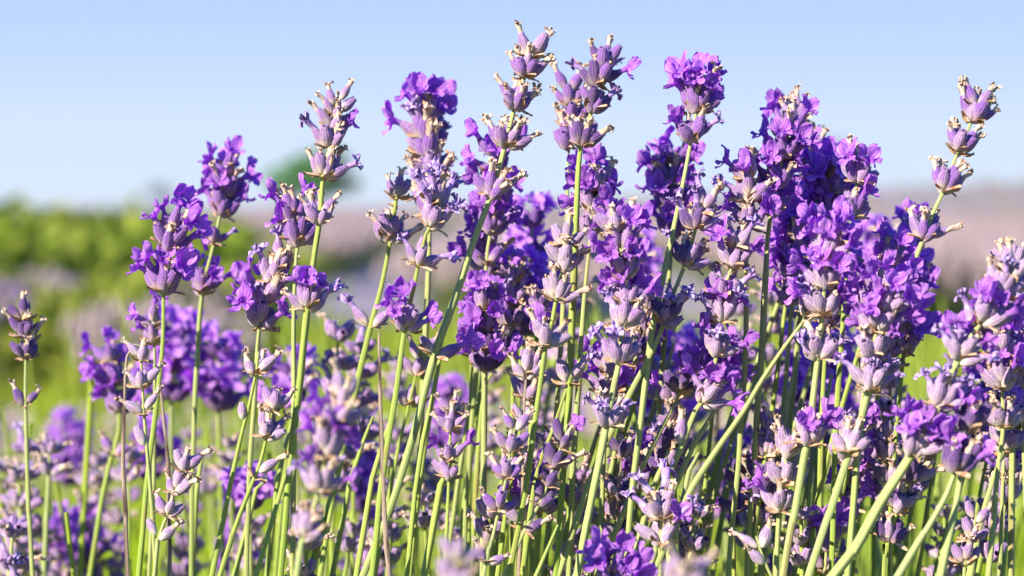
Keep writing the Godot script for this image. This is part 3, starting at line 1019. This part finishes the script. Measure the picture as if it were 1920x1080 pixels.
	stalk("rich violet head with the brightest open flowers of the dense group", [0.615], 2.0, [1400,1100, 1425,700, 1440,450, 1448,400, 1460,330, 1475,270, 1485,230], "400:onnooo:1.05 345:oowooo:1.05 292:ooooww:1.05 248:owoww", "v")
	stalk("tan-crowned spike at the top of the dense violet group", [0.645], 2.0, [1460,1100, 1490,700, 1510,450, 1520,390, 1518,300, 1502,240, 1482,195], "390:oonoo 330:nnnwnw 280:nwnwww 225:onwwo", "m")
	stalk("violet head with side flowers at the dense group's sky edge", [0.61], 1.9, [1365,1100, 1395,700, 1400,500, 1405,420, 1408,350, 1400,310], "425:onowbo 372:bowoo 335:oww", "m")
	stalk("deep violet head in shadow between the dense group and sky", [0.635], 1.9, [1520,1100, 1545,700, 1550,450, 1553,400, 1555,330], "410:oonooo:1.1 365:ooonno:1.1 325:oono", "v")
	stalk("dark calyxes with bright side flowers at the dense group's open side", [0.60], 2.0, [1560,1100, 1575,700, 1588,440, 1595,410, 1600,370, 1606,335, 1608,305], "408:nnono. 338:noonnw 305:w", "vm", "green")
	stalk("airy leaning stalk of four spaced tan-tipped whorls over the pale field", [0.59], 2.1, [1590,1100, 1625,720, 1660,620, 1690,545, 1728,450, 1750,395, 1770,355, 1795,285, 1815,240, 1838,185], "445:wnnwww 355:wnnwww 285:wnnwww 226:wnnwww 200:wnw:0.9", "mv", "pale")
	stalk("big violet spike with curling blue whorls and a pale bud pair below", [0.575], 2.6, [1510,1100, 1560,950, 1592,850, 1610,800, 1628,730, 1637,665, 1642,622, 1658,580, 1672,550], "848:n.n.w 730:bbnbbw 663:nnnobw 622:nonoow 580:oooooo 552:ooo", "s", "pale")
	stalk("thick pale stem leaning far over with violet and blue whorls", [0.555], 3.0, [1545,1100, 1600,1030, 1650,940, 1705,855, 1757,763, 1797,672, 1850,590, 1890,520], "850:ooonoow 760:bbnobbn 672:bbnbooo 607:booooob 548:wbnnww 505:wnw", "s", "pale")
	stalk("dark mauve cup on a thick straight pale stem", [0.555], 2.8, [1762,1100, 1795,950, 1808,858, 1815,810, 1820,780], "855:nnnnww 805:ownwn", "d", "pale")
	stalk("violet and tan spike crowding in at the picture's rim", [0.60], 2.0, [1815,1100, 1840,970, 1883,840, 1905,770, 1922,700, 1935,640], "840:wbnbww 775:bnnbwww 700:ooooww 640:onwwb 590:wbwn", "ms")
	stalk("silvery budded spike above the violet at the picture's rim", [0.60], 2.0, [1895,1100, 1900,800, 1905,650, 1900,560, 1895,480], "610:nbnwww 550:wnnnbw 500:nnnww:0.95", "s")
	stalk("bright violet spike filling the gap under the silvery budded one", [0.585], 2.0, [1850,1100, 1868,900, 1880,800, 1878,720, 1868,630], "800:owbnow 725:ooooow 665:obonwo 630:oowb", "s")
	stalk("silvery blue-flowered spike at the very rim of the picture", [0.60], 2.0, [1925,1100, 1922,900, 1915,780, 1915,700, 1918,600], "790:nbnwbw 735:bnobnw 680:nbnonw 630:wnbw", "s")
	stalk("tan-tipped spike crowded against the rim beneath the silvery ones", [0.61], 1.9, [1870,1100, 1878,1000, 1888,900, 1895,850], "935:wnwnwn 895:nwnnww 862:wnw", "ms")
	stalk("thick green stem under a drooping pale violet flower", [0.55], 2.8, [1675,1100, 1740,990, 1775,925, 1790,885, 1800,860], "880:onwoww", "d", "pale")
	stalk("drab withered cluster behind the thick leaning stem", [0.60], 2.0, [1655,1100, 1657,1040, 1664,1012, 1680,960, 1710,890, 1735,840], "1010:n.wnw 955:wnwnwn 900:wnnwbn 850:nwnwnn", "sd", "green")
	stalk("short orange-based withered spike low by the thick straight stem", [0.59], 1.7, [1805,1100, 1808,1055, 1820,1010, 1830,965], "1055:nwnw:0.9 1012:nwnn:0.9 975:nw:0.8", "m")
	stalk("low violet flower standing under the stout spike", [0.61], 1.9, [1545,1100, 1548,1075, 1552,1030, 1555,990], "1070:n.nn 1025:ooooo", "v")
	stalk("pale withered spike next to the stout stem with a lone side flower", [0.59], 2.0, [1455,1100, 1463,955, 1470,905, 1478,850, 1482,815], "955:onnnw 905:nnww 852:wnwwn", "s")
	stalk("small dark bud stalk standing by itself among green stems", [0.62], 1.6, [1378,1100, 1375,960, 1382,915, 1388,870], "957:n.n.:0.8 918:nn.:0.8 882:nnon:0.8", "d", "green")
	stalk("tiny bent withered bud stalk near the bottom", [0.58], 1.6, [1456,1100, 1440,1070, 1425,1030, 1418,1005], "1060:w:0.9 1025:ww:0.9", "s")
	stalk("blue-flowered head rising low between the slanting stems", [0.585], 2.0, [1236,1100, 1236,1022, 1238,975, 1241,940], "1020:n.onn 972:bwnbnb 945:bwb", "s")
	stalk("bright open violet head at the very bottom", [0.56], 2.0, [1120,1160, 1140,1115, 1148,1090, 1155,1070], "1112:oooooob 1085:ooob", "v")
	stalk("blurred pale head poking up close to the lens beside the blue-flowered one", [0.43], 2.0, [1255,1170, 1272,1115, 1285,1065], "1115:nwnwn:0.85 1085:wwwn:0.8", "s")
	stalk("blurred mauve tip close to the lens among green stems", [0.43], 2.0, [835,1170, 850,1100, 860,1040], "1100:nnwnn:0.85 1060:nnwn:0.8", "s")
	stalk("large blurred violet head close to the lens by the straight green stems", [0.50], 2.0, [548,1130, 568,1010, 598,920, 612,850, 630,785, 642,745], "1005:nnw.w:0.85 918:bnnonw:0.9 850:owonob:0.9 795:onwwno:0.9 755:wwn:0.85", "s", "pale")
	stalk("small spike of tan tips and two drooping violet flowers", [0.595], 1.6, [832,1100, 837,1010, 842,895, 843,840, 848,790, 848,755], "893:n.n.w:0.8 862:onon:0.8 805:wnwwn:0.8 770:wwn:0.75", "m", "green")
	stalk("narrow spike of plum calyxes with a separate bud pair below", [0.585], 1.6, [902,1100, 912,1050, 925,1000, 935,955, 948,900, 958,840, 966,800], "1050:w.w.:0.85 955:wnnn:0.85 895:wnnwn:0.85 845:wnnw:0.85 808:ww:0.75", "mv", "pale")
	stalk("dark plum spike climbing a slanting stem with a side bud", [0.59], 1.6, [935,1100, 985,990, 1005,955, 1020,925, 1035,880, 1052,830, 1064,795], "990:..w.:0.85 945:nnw:0.9 908:nn.w:0.9 872:nnwn:0.9 835:nwo:0.9", "d", "pale")
	stalk("dry pale stalk with shrivelled grey calyxes beside the plum spikes", [0.60], 1.5, [970,1100, 978,950, 980,800, 985,700, 992,660], "985:n.w:0.85 885:wnw:0.85 790:nnw:0.85 705:wnww:0.9", "s", "dry")
	stalk("two-calyx cup with a violet beak on a slanting green stem", [0.60], 1.9, [975,1100, 1005,900, 1040,800, 1066,720, 1075,690], "716:nbw", "s", "green")
	stalk("soft grey spike behind the open violet pair's stem", [0.645], 1.7, [700,1100, 738,880, 765,755, 780,690, 788,650], "755:n.nn 700:wnww 665:ww", "m", "green")
	stalk("bare dry brown stalk with a dark knot", [0.59], 1.7, [730,1100, 728,1060, 720,940, 715,760, 711,625], "", "m", "dry", "dried_stalk", "dried stalk", "dried stalks")
	stalk("withered brown-stemmed spike behind the bare-stemmed blue whorls", [0.62], 1.5, [1157,1100, 1158,960, 1164,880, 1162,835], "1000:nn.:0.9 935:wnn:0.9 855:wnww:0.9", "sd", "dry")
	stalk("dim violet head with a long curved stem beside the soft open flower", [0.64], 1.9, [880,1100, 905,760, 930,690, 942,650, 945,600], "660:onnwo 615:nono", "d", "green")
	stalk("single deep violet flower with a long pale calyx on a stiff stem", [0.645], 1.9, [878,1100, 882,740, 885,660, 880,630], "665:noww", "s", "green")
	stalk("soft open violet flower standing before the dark blurred head", [0.65], 1.8, [960,1100, 965,760, 958,640, 948,590, 940,540], "592:onnb 552:oow", "v")
